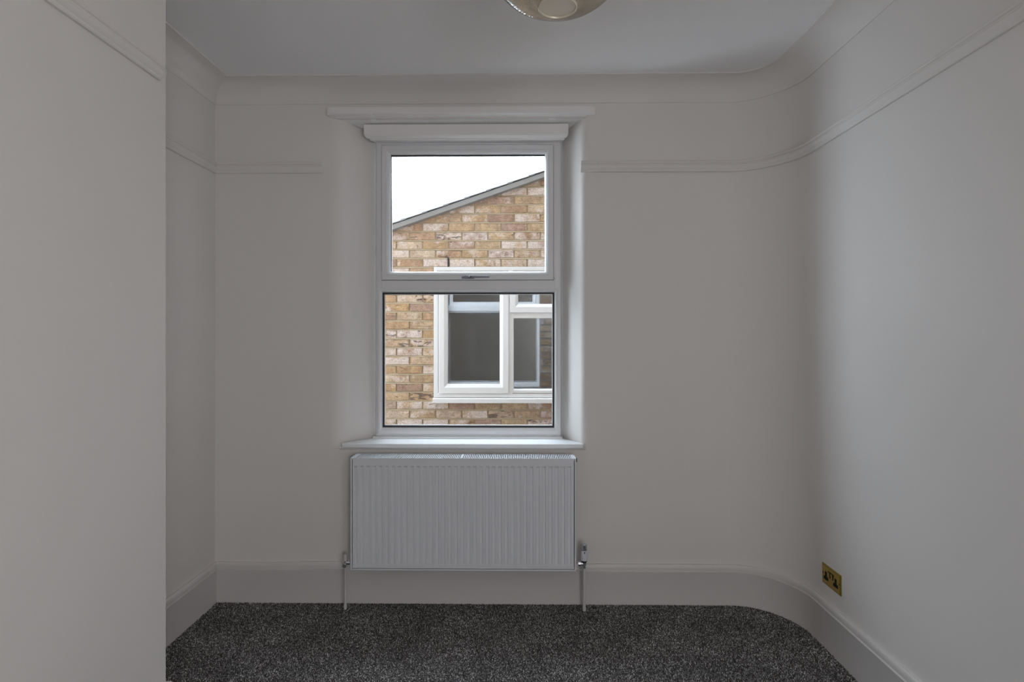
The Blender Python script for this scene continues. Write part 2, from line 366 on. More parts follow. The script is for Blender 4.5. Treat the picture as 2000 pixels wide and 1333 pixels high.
# carpet pile: short leaning tufts, denser than they are tall
def inside(x, y):
    if x < LX + .018 or y > D - .018: return False
    if y < BY + .02 and x < BX + .02: return False
    if x > cx:
        if y > cy_:
            return ((x - cx) / (a_ - .017)) ** 1.93 + ((y - cy_) / (b_ - .017)) ** 1.93 < 1
        return x < RX - .017
    return True
rs = np.random.RandomState(3); sp = 0.0052
gx, gy = np.meshgrid(np.arange(LX, RX, sp), np.arange(1.72, D, sp))
gx = gx.ravel() + rs.uniform(-.5, .5, gx.size) * sp; gy = gy.ravel() + rs.uniform(-.5, .5, gy.size) * sp
keep = np.array([inside(x, y) for x, y in zip(gx, gy)]); gx = gx[keep]; gy = gy[keep]; n = gx.size
hgt = rs.uniform(.003, .0065, n); ang = rs.uniform(0, 6.283, n); lr = rs.uniform(0, .003, n); la = rs.uniform(0, 6.283, n); br_ = rs.uniform(.0025, .0036, n)
co = np.zeros((n, 4, 3))
for k in range(3):
    co[:, k, 0] = gx + br_ * np.cos(ang + k * 2.094); co[:, k, 1] = gy + br_ * np.sin(ang + k * 2.094); co[:, k, 2] = 0.0005
co[:, 3, 0] = gx + lr * np.cos(la); co[:, 3, 1] = gy + lr * np.sin(la); co[:, 3, 2] = hgt
idx = (np.arange(n) * 4)[:, None, None] + np.array([[0, 1, 3], [1, 2, 3], [2, 0, 3]])[None]
me = bpy.data.meshes.new('carpet_pile'); me.vertices.add(n * 4); me.vertices.foreach_set('co', co.ravel())
me.loops.add(n * 9); me.loops.foreach_set('vertex_index', idx.ravel().astype(np.int32))
me.polygons.add(n * 3); me.polygons.foreach_set('loop_start', np.arange(0, n * 9, 3, dtype=np.int32)); me.update(calc_edges=True)
me.materials.append(M['carpet']); o = bpy.data.objects.new('carpet_pile', me); COL.objects.link(o); o.parent = fl
o['kind'] = 'stuff'

# ---- coving
cov = [(0, COVZ), (.004, COVZ), (.006, COVZ + .003)] + [(.115 - .107 * math.cos(t), COVZ + .004 + .09 * math.sin(t)) for t in [math.pi / 2 * i / 12 for i in range(1, 13)]] + [(.119, COVZ + .094), (.119, CEIL), (0, CEIL)]
def trimsweep(name, prof, i0, i1, m, label, cat='trim'):
    mb = MB(); sweep(mb, path, prof, i0, i1); mb.map(lean)
    return struct(mb.build(name, m, angle=30), label, cat)
trimsweep('trim_1', cov, 0, I_CORNER, M['wall'], 'white concave ceiling cove along the alcove and chimney breast')
trimsweep('trim_2', cov, I_CORNER, I_CURVE, M['wall'], 'white concave ceiling cove above the window')
trimsweep('trim_3', cov, I_CURVE, I_END, M['wall'], 'white concave ceiling cove sweeping round the right corner')
# ---- picture rail
RZ = 2.183
rail = [(-.002, RZ), (.009, RZ), (.012, RZ + .004), (.012, RZ + .011), (.015, RZ + .015), (.019, RZ + .023), (.020, RZ + .030), (.017, RZ + .034), (.017, RZ + .038),
        (.022, RZ + .041), (.024, RZ + .046), (.022, RZ + .051), (.016, RZ + .055), (-.002, RZ + .055)]
mb = MB(); sweep(mb, [(BX, 0.45), (BX, 1.838)], [(o_, z_ + .007) for o_, z_ in rail]); sweep(mb, [(LX, BY), (LX, D), (0, D)], rail, 0, 1); sweep(mb, [(LX, REAR), (LX, 0.45)], rail)
struct(mb.build('trim_4', M['wall'], angle=30), 'painted picture rail on the chimney breast and alcove wall', 'trim')
trimsweep('trim_5', rail, I_CORNER, I_630, M['wall'], 'short picture rail left of the window with a square cut end')
trimsweep('trim_6', rail, I_1134, I_END, M['wall'], 'picture rail from the window round the right corner and along the right wall')
# ---- skirting
def skirt(dz=0, do=0):
    return [(-.002, 0), (.019 + do, 0), (.019 + do, .164 + dz), (.0205 + do, .167 + dz), (.0205 + do, .169 + dz), (.0145 + do, .1712 + dz), (.0145 + do, .1735 + dz), (.0168, .181 + dz), (.0160, .189 + dz),
            (.0145, .196 + dz), (.0128, .200 + dz), (.010, .2025 + dz), (-.002, .203 + dz)]
trimsweep('baseboard_left', skirt(), 0, I_CORNER, M['skirting'], 'tall white moulded skirting board in the left alcove', 'skirting board')
mb = MB(); sweep(mb, path, skirt(), I_CORNER, I_587)
pp = [(XB[1], D), (PX(1138, D), D)]; sweep(mb, pp, skirt(.005, .0003))
pp = [(PX(1138, D), D), (cx + .002, D)]; sweep(mb, pp, skirt())
struct(mb.map(lean).build('baseboard_back', M['skirting'], angle=30), 'tall white skirting board under the window, joint left of the radiator', 'skirting board')
trimsweep('baseboard_right', skirt(), I_CURVE, I_END, M['skirting'], 'tall white skirting board bending round the right corner', 'skirting board')

# ------------------------------------------------------------------ window
W = MB()
FZ0, FZ1 = PZ(853, FY), PZ(271, FY)
fr = [(0, FY + .07), (0, FY + .001), (.002, FY), (.030, FY), (.032, FY + .004), (.032, FY + .07)]
W.ring(FX0, FX1, FZ0, FZ1, fr)
TZ0, TZ1 = PZ(566, FY), PZ(546, FY)
W.box(FX0 + .0305, FX1 - .0305, FY - .0004, FY + .069, TZ0, TZ1 + .01)
W.box(FX1 - .046, FX1 - .029, FY - .0004, FY + .069, TZ1 + .002, FZ1 - .0305)
win = W.build('window_1', M['upvc'], bevel=0.0015)
struct(win, 'white plastic window with opening top light over a fixed pane', 'window')
# upper opening sash
SYF = FY - .014
ux0, ux1, uz0, uz1 = PX(745, SYF), PX(1081, SYF), PZ(546.5, SYF), PZ(283, SYF)
gx0, gx1, gz0, gz1 = PX(762.5, FY), PX(1065, FY), PZ(534.5, FY), PZ(302.5, FY)
iw = gx0 - ux0
prof = [(0, FY - .0005), (0, SYF + .003), (.003, SYF), (.024, SYF), (.026, SYF + .002), (.028, SYF + .001), (.038, SYF + .008), (iw - .001, SYF + .016), (iw, SYF + .019), (iw, FY + .05), (.01, FY + .05), (.01, FY - .0005)]
W = MB().ring(ux0, ux1, uz0, uz1, prof)
sash = W.build('top_sash', M['upvc'], win, angle=20)
# black strip in place of the shadow gap round the sash
MB().ring(ux0 - .0022, ux1 + .0022, uz0 - .0022, uz1 + .0022, [(0, FY - .0012), (.004, FY - .0012), (.004, FY + .001), (0, FY + .001)]).build('sash_shadow_gap', M['gasket'], win)
MB().ring(gx0, gx1, gz0, gz1, [(-.003, FY + .014), (.0028, FY + .014), (.0028, FY + .018), (-.003, FY + .018)]).build('gasket', M['gasket'], win)
MB().box(gx0 - .004, gx1 + .004, FY + .018, FY + .022, gz0 - .004, gz1 + .004).build('pane', M['glass'], win)
# lower fixed light
lx0, lx1, lz0, lz1 = PX(738.5, FY), PX(1090, FY), PZ(848.5, FY), PZ(565, FY)
qx0, qx1, qz0, qz1 = PX(747, FY), PX(1082, FY), PZ(835, FY), PZ(572, FY)
def bead(mb, o, i, ys):
    """bead between outer rect o and inner rect i"""
    (ox0, ox1, oz0, oz1), (ix0, ix1, iz0, iz1) = o, i
    vs = []
    for (k, y) in ys:
        a = [ox0 + (ix0 - ox0) * k, ox1 + (ix1 - ox1) * k, oz0 + (iz0 - oz0) * k, oz1 + (iz1 - oz1) * k]
        vs += [(a[0], y, a[2]), (a[1], y, a[2]), (a[1], y, a[3]), (a[0], y, a[3])]
    n = len(ys); fs = [(i * 4 + k, i * 4 + (k + 1) % 4, ((i + 1) % n) * 4 + (k + 1) % 4, ((i + 1) % n) * 4 + k) for i in range(n) for k in range(4)]
    mb.add(vs, fs)
mb = MB(); bead(mb, (lx0, lx1, lz0, lz1), (qx0, qx1, qz0, qz1), [(0, FY + .004), (0, FY - .004), (.12, FY - .006), (.5, FY - .004), (.75, FY + .002), (1, FY + .008), (1, FY + .06), (0, FY + .06)])
mb.build('glazing_bead', M['upvc'], win, angle=20)
MB().ring(qx0, qx1, qz0, qz1, [(-.003, FY + .006), (.0058, FY + .006), (.0058, FY + .032), (-.003, FY + .032)]).build('gasket', M['gasket'], win)
MB().ring(qx0 + .0058, qx1 - .0058, qz0 + .0058, qz1 - .0058, [(0, FY + .02), (.003, FY + .02), (.003, FY + .032), (0, FY + .032)]).build('pane_spacer', M['upvc'], win)
MB().box(qx0 - .004, qx1 + .004, FY + .018, FY + .022, qz0 - .004, qz1 + .004).build('pane', M['glass'], win)
# bottom frame ledge
MB().prism([(FY + .01, PZ(857, FY)), (FY - .022, PZ(857, FY) + .001), (FY - .022, PZ(855, FY)), (FY - .016, PZ(852.5, FY)), (FY + .01, PZ(852, FY))], 'x', PX(730, FY), PX(1098, FY)).build('frame_ledge', M['upvc'], win, angle=20)
MB().prism([(FY + .01, lz0 - .012), (FY - .006, lz0 - .010), (FY - .009, lz0 - .004), (FY - .004, lz0 + .001), (FY + .01, lz0 + .001)], 'x', FX0 + .002, FX1 - .002).build('drip_bead', M['upvc'], win, angle=20)
# handle
hz = PZ(542.5, SYF); hx = PX(914, SYF)
W = MB().box(PX(902, SYF), PX(909, SYF), SYF - .008, SYF + .002, hz - .006, hz + .006).box(PX(907, SYF), PX(926, SYF), SYF - .014, SYF + .002, hz - .007, hz + .008)
W.lathe([(.0, -.03), (.006, -.03), (.008, -.026), (.008, -.012)], (PX(919, SYF), SYF, hz), 'y', 16)
hd = W.build('handle', M['chrome_dark'], win, bevel=.0015)
W = MB().prism([(PX(918, SYF), hz - .007), (PX(928, SYF), hz - .004), (PX(956, SYF), hz - .002), (PX(956, SYF), hz + .0065), (PX(928, SYF), hz + .0075), (PX(918, SYF), hz + .008)], 'y', SYF - .03, SYF - .018)
W.build('lever', M['chrome_dark'], hd, bevel=.002)
W = MB().lathe([(0.0015, -.034), (.0022, -.034), (.0022, -.028)], (PX(921, SYF), SYF, hz), 'y', 10); W.build('key_hole', M['black'], hd)

# sill
s0 = PX(672, 2.86); s1 = PX(1137, 2.86)
sp_ = [(FX0 - .014, FY + .02), (FX0 - .012, FY), (-.905, D - .003), (s0 - .01, 2.858), (s1 + .004, 2.858), (OX1 + .004, D - .003), (FX1 + .012, FY), (FX1 + .014, FY + .02)]
W = MB().prism(sp_, 'z', SZ - .022, SZ)
sl = W.build('trim_7', M['sill'], bevel=.005, bevel_seg=3); struct(sl, 'white gloss window sill with a rounded nose above the radiator', 'window sill')
W = MB().prism([(D + .001, SZ - .022), (2.872, SZ - .022), (2.870, SZ - .026), (2.874, SZ - .031), (D + .001, SZ - .034)], 'x', s0 - .03, s1 + .02); W.build('bed_mould', M['wall'], sl)
# lintel shelf over the window
bx0, bx1, BYF = PX(635, 2.85), PX(1166, 2.85), 2.848
zb, zt = 2.4715, PZ(207, 2.85)
out = [(bx0 + .012, D + .002), (bx0, D - .012), (bx0 + .003, BYF + .012), (bx0 + .02, BYF + .002), (bx0 + .05, BYF), (bx1 - .06, BYF), (bx1 - .03, BYF + .003), (bx1 - .004, BYF + .014), (bx1, D - .012), (bx1 - .012, D + .002)]
W = MB().prism(out, 'z', zb, zt)
sh = W.build('trim_8', M['trim'], bevel=.008, bevel_seg=3); struct(sh, 'white painted shelf board with rounded ends over the window', 'shelf')
W = MB(); q = [(OX0 - .02, D - .012, zb - .0005), (OX1 + .02, D - .012, zb - .0005), (PX(1118, 2.96), 2.96, 2.447), (FX1 + .03, FY, 2.446), (FX0 - .03, FY, 2.446), (PX(700, 2.96), 2.96, 2.447)]
W.add(q + [(x, y, zb + .012) for x, y, z in q], [(5, 4, 3, 2, 1, 0), (6, 7, 8, 9, 10, 11)] + [(i, (i + 1) % 6, 6 + (i + 1) % 6, 6 + i) for i in range(6)])
W.build('soffit_board', M['trim'], sh, bevel=.001)
for a, b in ((719, 730), (1073, 1086)):
    MB().prism([(BYF - .003, zt - .018), (BYF - .003, zb - .003), (BYF + .03, zb - .004), (BYF + .08, zb - .020), (BYF + .08, zb + .01), (BYF + .01, zb + .01), (BYF + .01, zt - .018)], 'x', PX(a, BYF), PX(b, BYF)).build('bracket', M['trim'], sh, bevel=.001)
# blind head box
W = MB().prism([(FY + .02, 2.449), (2.932, 2.449), (2.930, 2.445), (2.930, PZ(261, 2.93)), (2.932, PZ(262, 2.93)), (2.938, PZ(262.3, 2.938)), (2.940, PZ(264.5, 2.94)), (2.958, PZ(270, 2.958)), (2.975, PZ(270.4, 2.975)), (2.977, PZ(273.3, 2.977)), (FY + .02, PZ(273.5, 2.98))], 'x', 0, 1)
def taper(v):
    x, y, z = v; k = max(0, (y - 2.938) / (FY - 2.938))
    a = PX(710, 2.93) * (1 - k) + FX0 * k; b = PX(1110, 2.93) * (1 - k) + FX1 * k
    if y < 2.94: a, b = PX(710.5, 2.93), PX(1110, 2.93)
    return (a + (b - a) * x, y, z)
struct(W.map(taper).build('trim_9', M['trim'], angle=15), 'white boxed head trim between shelf board and window frame', 'trim')

# ------------------------------------------------------------------ radiator
RF, RB = 2.742, 2.848
rx0, rx1 = PX(684, RF), PX(1125.5, RF); rz0, rz1 = PZ(1116, RF), PZ(895.8, RF)
rad = empty('radiator', ((rx0 + rx1) / 2, (RF + RB) / 2, 0))
tag(rad, 'white ribbed double panel radiator mounted on the wall under the window', 'radiator')
ox, oy = rad.location.x, rad.location.y
def R(mb): return mb.map(lambda v: (v[0] - ox, v[1] - oy, v[2]))
# front pressed panel
px0, px1 = rx0 + .011, rx1 - .011
nr = 35; pitch = (PX(1112, RF) - PX(694, RF)) / (nr - 1); c0 = PX(694, RF)
xsn = [(px0, 0)]
for i in range(nr):
    c = c0 + i * pitch
    xsn += [(c - .0095, 0), (c - .0068, 1), (c + .0062, 1), (c + .0082, 0)]
xsn.append((px1, 0))
zt_, zb_ = PZ(911.5, RF), PZ(1102.5, RF)
rows = [(rz0 + .010, 0), (zb_, 0), (zb_ + .014, 1), (zt_ - .007, 1), (zt_, 0), (rz1 - .006, 0)]
vs = []; fs = []; yf = RF + .003
for (z, kz) in rows:
    for (x, kx) in xsn: vs.append((x, yf + .0044 * kz * kx, z))
nx = len(xsn)
for j in range(len(rows) - 1):
    for i in range(nx - 1): fs.append((j * nx + i, j * nx + i + 1, (j + 1) * nx + i + 1, (j + 1) * nx + i))
k = len(vs); vs += [(px0, yf, rz0 + .010), (px1, yf, rz0 + .010), (px1, yf + .014, rz0 + .010), (px0, yf + .014, rz0 + .010), (px0, yf + .014, rz1 - .006), (px1, yf + .014, rz1 - .006), (px0, yf, rz1 - .006), (px1, yf, rz1 - .006)]
fs += [(k, k + 1, k + 2, k + 3), (k + 3, k + 2, k + 5, k + 4), (k + 4, k + 5, k + 7, k + 6)]
R(MB().add(vs, fs)).build('front_panel', M['radiator'], rad, angle=20)
R(MB().box(px0, px1, RB - .02, RB - .006, rz0 + .01, rz1 - .01)).build('rear_panel', M['radiator'], rad)
R(MB().box(px0 - .003, px1 + .003, RF + .001, RF + .012, rz0, rz0 + .007)).build('bottom_lip', M['radiator'], rad, bevel=.001)
# side covers
for (a, b) in ((rx0, rx0 + .008), (rx1 - .008, rx1)):
    R(MB().box(a, b, RF, RB, rz0, rz1)).build('side_cover', M['radiator'], rad, bevel=.002)
# convector fins inside
W = MB(); q = px0 + .02
while q < px1 - .01:
    W.box(q, q + .001, RF + .025, RB - .025, rz0 + .03, rz1 - .03); q += .0125
o = R(W).build('convector_fin', M['radiator_in'], rad); o['kind'] = 'stuff'
# top grille
g0, g1 = RF + .001, RB - .001; zt = rz1
W = MB().box(rx0 + .0085, rx1 - .0085, g0, g0 + .006, zt - .008, zt).box(rx0 + .0085, rx1 - .0085, g1 - .006, g1, zt - .008, zt)
W.box(rx0 + .0085, rx0 + .022, g0 + .006, g1 - .006, zt - .003, zt).box(rx1 - .022, rx1 - .0085, g0 + .006, g1 - .006, zt - .003, zt)
mxx = PX(902.5, RF + .05); W.box(mxx - .006, mxx + .006, g0 + .006, g1 - .006, zt - .003, zt)
gr = R(W).build('top_grille', M['radiator'], rad)
W = MB(); nb = 118
for i in range(nb):
    x = rx0 + .022 + (rx1 - rx0 - .044) * (i + .5) / nb
    W.box(x - .0020, x + .0020, g0 + .006, g1 - .006, zt - .004, zt - .0003)
o = R(W).build('grille_bars', M['radiator'], gr); o['kind'] = 'stuff'
R(MB().box(rx1, rx1 + .005, RF + .012, RF + .03, PZ(904, RF), PZ(897, RF))).build('air_vent', M['black'], rad, bevel=.001)
for xx in (rx0 + .25, rx1 - .25):
    R(MB().box(xx - .015, xx + .015, RB - .006, D, rz0 + .06, rz1 - .06)).build('wall_bracket', M['radiator'], rad)

# ------------------------------------------------------------------ valves and pipes
PY = 2.806
def V3(px, py): return P(px, py, PY)
tv = empty('radiator_valve', (PX(1141, PY), PY, 0)); tag(tv, 'thermostatic valve with chrome-capped white head and pipe, right of the radiator', 'valve')
def loc(mb): return mb
z = lambda py: PZ(py, PY, 1141)
MB().lathe([(.0088, 0.0005), (.0090, .012), (.0078, .02), (.0078, z(1109))], (0, 0, 0), 'z', 20).build('pipe', M['pipe'], tv, angle=50)
W = MB().lathe([(.011, z(1110)), (.011, z(1106)), (.009, z(1105)), (.0095, z(1097)), (.013, z(1096.5)), (.013, z(1094))], (0, 0, 0), 'z', 6)
W.lathe([(.008, -.030), (.0125, -.030), (.0125, -.018), (.008, -.017), (.008, 0)], (0, 0, z(1101.5)), 'x', 8)
W.lathe([(.008, -.013), (.008, .0)], (0, 0, z(1101.5)), 'y', 10)
W.build('valve_body', M['chrome'], tv, angle=25)
W = MB().lathe([(.0095, z(1100.5) - 0), (.013, z(1097)), (.0155, z(1095.5))], (0, 0, 0), 'z', 20).build('collar', M['dark'], tv)
MB().lathe([(.0150, z(1095)), (.0172, z(1094)), (.0175, z(1090)), (.0170, z(1079)), (.0140, z(1075))], (0, 0, 0), 'z', 28).build('valve_head', M['valve_plastic'], tv)
MB().lathe([(.0142, z(1078)), (.0142, z(1065)), (.0135, z(1063.6)), (.010, z(1062.8))], (0, 0, 0), 'z', 28).build('valve_cap', M['chrome'], tv)
MB().prism([(-.003, z(1077)), (.003, z(1077)), (0, z(1081))], 'y', -.0182, -.0145).build('setting_mark', M['black'], tv)
lv = empty('radiator_valve', (PX(674.5, PY), PY, 0)); tag(lv, 'small lockshield valve with plain white cap and thin pipe, left of the radiator', 'valve')
MB().lathe([(.0078, 0.0005), (.0078, .024), (.0056, .030), (.0056, z(1110))], (0, 0, 0), 'z', 18).build('pipe', M['pipe'], lv, angle=50)
W = MB().lathe([(.0085, z(1111)), (.0105, z(1110)), (.0105, z(1106)), (.0078, z(1105.5)), (.0078, z(1098))], (0, 0, 0), 'z', 6)
W.lathe([(0.0075, 0), (.0075, .010), (.011, .011), (.011, .024)], (0, 0, z(1101.5)), 'x', 8)
W.lathe([(.009, -.012), (.009, 0)], (-.003, 0, z(1107)), 'y', 8)
W.build('valve_body', M['chrome'], lv, angle=25)
MB().lathe([(.0088, z(1098.5)), (.0088, z(1088)), (.0078, z(1086)), (.004, z(1085.5))], (0, 0, 0), 'z', 20).build('valve_cap', M['pipe'], lv)

# ------------------------------------------------------------------ brass socket on the right wall
def wx(zz): return lean((RX, 0, zz))[0]
sk = empty('wall_socket', (wx(.314), 2.458, .270)); sk.rotation_euler = (0, -math.atan(.011), 0)
tag(sk, 'brass double wall socket with black pin holes above the right skirting', 'socket')
# local: y from +.073 (far, left in view) to -.073 (near); z 0..0.086; -x into the room
def u2y(u): return .073 - u
W = MB().box(-.0035, .002, -.073, .073, 0, .087); W.build('plate', M['brass'], sk, bevel=.0012)
MB().box(-.0045, -.003, -.0675, .0675, .0055, .0815).build('raised_plate', M['brass'], sk, bevel=.001)
MB().box(-.0037, -.003, -.0685, .0685, .0045, .0825).build('plate_joint', M['black'], sk)
for u in (.033, .109):
    y = u2y(u)
    W = MB().prism([(y - .017, .022), (y + .017, .022), (y + .017, .035), (y + .006, .037), (y + .006, .057), (y - .006, .057), (y - .006, .037), (y - .017, .035)], 'x', -.0055, -.003)
    W.build('pin_socket', M['black'], sk)
for u in (.060, .082):
    y = u2y(u)
    sw = MB().box(-.0055, -.003, y - .0085, y + .0085, .042, .067).build('switch_surround', M['black'], sk)
    MB().prism([(-.0055, .044), (-.0068, .044), (-.0088, .065), (-.0055, .065)], 'y', y - .0065, y + .0065).build('rocker', M['brass'], sw, bevel=.0006)
for u in (.010, .136):
    MB().lathe([(.0028, -.0052), (.0028, -.003)], (0, u2y(u), .046), 'x', 12).build('screw', M['black'], sk)

# ------------------------------------------------------------------ pendant lamp
LD = 1.40
lc = P(1089, 26, LD); zbot = lc.z
lamp = empty('pendant_lamp', (lc.x, LD, 0)); tag(lamp, 'fluted champagne glass pendant lamp hanging from the ceiling', 'lamp')
def lamp_glass():
    m = bpy.data.materials.new('champagne_glass'); m.use_nodes = True
    b = m.node_tree.nodes['Principled BSDF']
    b.inputs['Base Color'].default_value = (0.93, 0.84, 0.71, 1); b.inputs['Roughness'].default_value = 0.06
    b.inputs['Transmission Weight'].default_value = 0.75; b.inputs['IOR'].default_value = 1.5; b.inputs['Metallic'].default_value = 0.0
    nt = m.node_tree; tc = nt.nodes.new('ShaderNodeTexCoord'); n = nt.nodes.new('ShaderNodeTexNoise'); n.inputs['Scale'].default_value = 40
    bp = nt.nodes.new('ShaderNodeBump'); bp.inputs['Strength'].default_value = 0.05; nt.links.new(tc.outputs['Object'], n.inputs['Vector']); nt.links.new(n.outputs['Fac'], bp.inputs['Height']); nt.links.new(bp.outputs[0], b.inputs['Normal'])
    return m
M['lamp_glass'] = lamp_glass()
Rh, Rv = 0.172, 0.125; cz = zbot + .012 + Rv; seg = 360; fl_n = 90
rr = .0465
def shell(radd, t0, t1, nrow, flute):
    vs = []; fs = []
    for j in range(nrow + 1):
        t = t0 + (t1 - t0) * j / nrow
        for k in range(seg):
            a = 2 * math.pi * k / seg
            tw = a * fl_n + t * 26
            r = (Rh + radd) * math.sin(t); zz = -(Rv + radd) * math.cos(t)
            w = flute * min(1, max(0, (t - t0) / .12)) * (abs(math.sin(tw / 2)) - .5)
            vs.append((r * math.cos(a) * (1 + w / Rh), r * math.sin(a) * (1 + w / Rh), cz + zz + w * -math.cos(t)))
    for j in range(nrow):
        for k in range(seg): fs.append((j * seg + k, j * seg + (k + 1) % seg, (j + 1) * seg + (k + 1) % seg, (j + 1) * seg + k))
    return vs, fs
t0 = math.asin(rr / Rh)
v1, f1 = shell(0, t0, math.pi - .28, 44, .0022); v2, f2 = shell(-.005, t0, math.pi - .28, 44, 0)
W = MB().add(v1, f1); W.add(v2, f2)
n_ = len(v1)
W.f += [(k, (k + 1) % seg, n_ + (k + 1) % seg, n_ + k) for k in range(seg)] + [(n_ - seg + k, n_ - seg + (k + 1) % seg, 2 * n_ - seg + (k + 1) % seg, 2 * n_ - seg + k) for k in range(seg)]
W.build('globe', M['lamp_glass'], lamp, angle=60)
zr = cz - Rv * math.cos(t0)
M['lamp_disc'] = mat('frosted_champagne_disc', (0.78, 0.70, 0.58, 1), 0.3, 0.3, bump=0.02)
M['lamp_metal'] = mat('pale_gold_metal', (0.70, 0.62, 0.48, 1), 0.2, 0.9, bump=0.01)
W = MB().lathe([(.0, zr - .001), (rr - .003, zr - .001), (rr - .0022, zr - .0045), (rr, zr - .0055), (rr + .0015, zr - .004), (rr + .002, zr + .001), (rr, zr + .006)], (0, 0, 0), 'z', 64, cap=False)
W.build('bottom_disc', M['lamp_disc'], lamp, angle=30)
ztop = cz + Rv * math.cos(.28)
MB().lathe([(.0, ztop + .03), (.02, ztop + .03), (.052, ztop + .012), (.054, ztop - .004), (.0, ztop - .006)], (0, 0, 0), 'z', 40, cap=False).build('gallery', M['lamp_metal'], lamp, angle=30)
MB().lathe([(.006, ztop + .02), (.006, CEIL - .01)], (0, 0, 0), 'z', 16).build('rod', M['lamp_metal'], lamp)
MB().lathe([(.055, CEIL), (.055, CEIL - .012), (.045, CEIL - .022), (.008, CEIL - .026)], (0, 0, 0), 'z', 40).build('ceiling_rose', M['lamp_metal'], lamp, angle=30)
MB().lathe([(.012, ztop), (.014, ztop - .04), (.030, ztop - .075), (.032, ztop - .10), (.018, ztop - .13), (.002, ztop - .136)], (0, 0, 0), 'z', 24).build('bulb', mat('opal_bulb', (.8, .8, .78, 1), .4, bump=.01), lamp, angle=50)

# ------------------------------------------------------------------ outside: our own facade (seen mirrored in the neighbour's glass)
GZ = -2.9
EX = MB()
e0, e1 = FX0 + .012, FX1 - .012; ez0, ez1 = FZ0 + .005, FZ1 - .012
TOP = 8.5  # raised out of view to cut sky light on the neighbour's bricks
EX.box(-6, e0, 3.06, 3.14, GZ, TOP).box(e1, 2.62, 3.06, 3.14, GZ, TOP).box(e0, e1, 3.06, 3.14, GZ, ez0).box(e0, e1, 3.06, 3.14, ez1, TOP)
EX.box(2.61, 2.8, 3.06, 9.5, GZ, TOP)                 # unseen end wall on the right, added to block sky light
we = struct(EX.build('wall_outer', M['outer_mortar']), 'brick outer face of the window wall, mirrored in the neighbouring window, with an added light-blocking end wall', 'wall')
def brick_proto(L, H, T, seed, nx=6, nz=3):
    """rough-faced brick, face towards -y, origin at its lower left back"""
    r = random.Random(seed); vs = []; fs = []
    for j in range(nz + 1):
        for i in range(nx + 1):
            x = L * i / nx; z_ = H * j / nz; edge = i in (0, nx) or j in (0, nz)
            d = r.uniform(-.0015, .0035) if not edge else r.uniform(.0015, .004)
            if edge: x += r.uniform(-.0012, .0012); z_ += r.uniform(-.001, .001)
            vs.append((x, -T + d, z_))
    for j in range(nz):
        for i in range(nx): fs.append((j * (nx + 1) + i, j * (nx + 1) + i + 1, (j + 1) * (nx + 1) + i + 1, (j + 1) * (nx + 1) + i))
    loop = list(range(nx + 1)) + [j * (nx + 1) + nx for j in range(1, nz + 1)] + [nz * (nx + 1) + i for i in range(nx - 1, -1, -1)] + [j * (nx + 1) for j in range(nz - 1, 0, -1)]
    k = len(vs)
    for q in loop: vs.append((vs[q][0], 0, vs[q][2]))
    m = len(loop)
    for q in range(m): fs.append((loop[q], loop[(q + 1) % m], k + (q + 1) % m, k + q))
    return vs, fs
C = .07005; PIT = .2055; BH = .0562; BL = .1925
W = MB(); r9 = random.Random(5)
zz = GZ + .02; row = 0
while zz < 4.5:
    if -.6 < zz < 3.2:
        x = -2.2 - (row % 2) * PIT / 2
        while x < 2.4:
            if not (x + BL > e0 - .01 and x < e1 + .01 and zz + BH > ez0 - .02 and zz < ez1 + .01):
                W.box(x, x + BL, 3.139, 3.146 + r9.uniform(0, .003), zz, zz + BH)
            else:
                for a, b in ((x, min(x + BL, e0 - .006)), (max(x, e1 + .006), x + BL)):
                    if b - a > .02: W.box(a, b, 3.139, 3.147, zz, zz + BH)
            x += PIT
    zz += C; row += 1
o = W.build('bricks', M['brick_grey'], we); o['kind'] = 'stuff'

# ------------------------------------------------------------------ outside: neighbouring gable with its window
BYN = 4.46                                     # brick face
nb_ = empty('neighbour_house', (0, 0, GZ)); tag(nb_, 'neighbouring yellow brick house with a sloping roofline seen through the window', 'house')
def out_build(mb, name, m, parent=nb_, **k):
    if parent is nb_: mb.map(lambda v: (v[0], v[1], v[2] - GZ))
    else: mb.map(lambda v: (v[0], v[1], v[2] - GZ))
    return mb.build(name, m, parent, **k)
A = P(763, 437.5, BYN - .06); B_ = P(1062, 334, BYN - .06)
slope = (B_.z - A.z) / (B_.x - A.x); th = math.atan(slope)
def roof_z(x): return A.z + slope * (x - A.x)
xe0, xe1 = -2.3, 2.6
nwx0, nwx1, nwz0, nwz1 = PX(847, BYN), PX(1168, BYN), PZ(787, BYN), PZ(521.5, BYN)
T = .012
def wz(x): return roof_z(x) - .030
W = MB()
W.prism([(xe0, GZ), (nwx0, GZ), (nwx0, wz(nwx0)), (xe0, wz(xe0))], 'y', BYN + .010, BYN + .22)
W.prism([(nwx1, GZ), (xe1, GZ), (xe1, wz(xe1)), (nwx1, wz(nwx1))], 'y', BYN + .010, BYN + .22)
W.prism([(nwx0, GZ), (nwx1, GZ), (nwx1, nwz0), (nwx0, nwz0)], 'y', BYN + .010, BYN + .22)
W.prism([(nwx0, nwz1), (nwx1, nwz1), (nwx1, wz(nwx1)), (nwx0, wz(nwx0))], 'y', BYN + .010, BYN + .22)
out_build(W, 'gable_wall', M['mortar'])
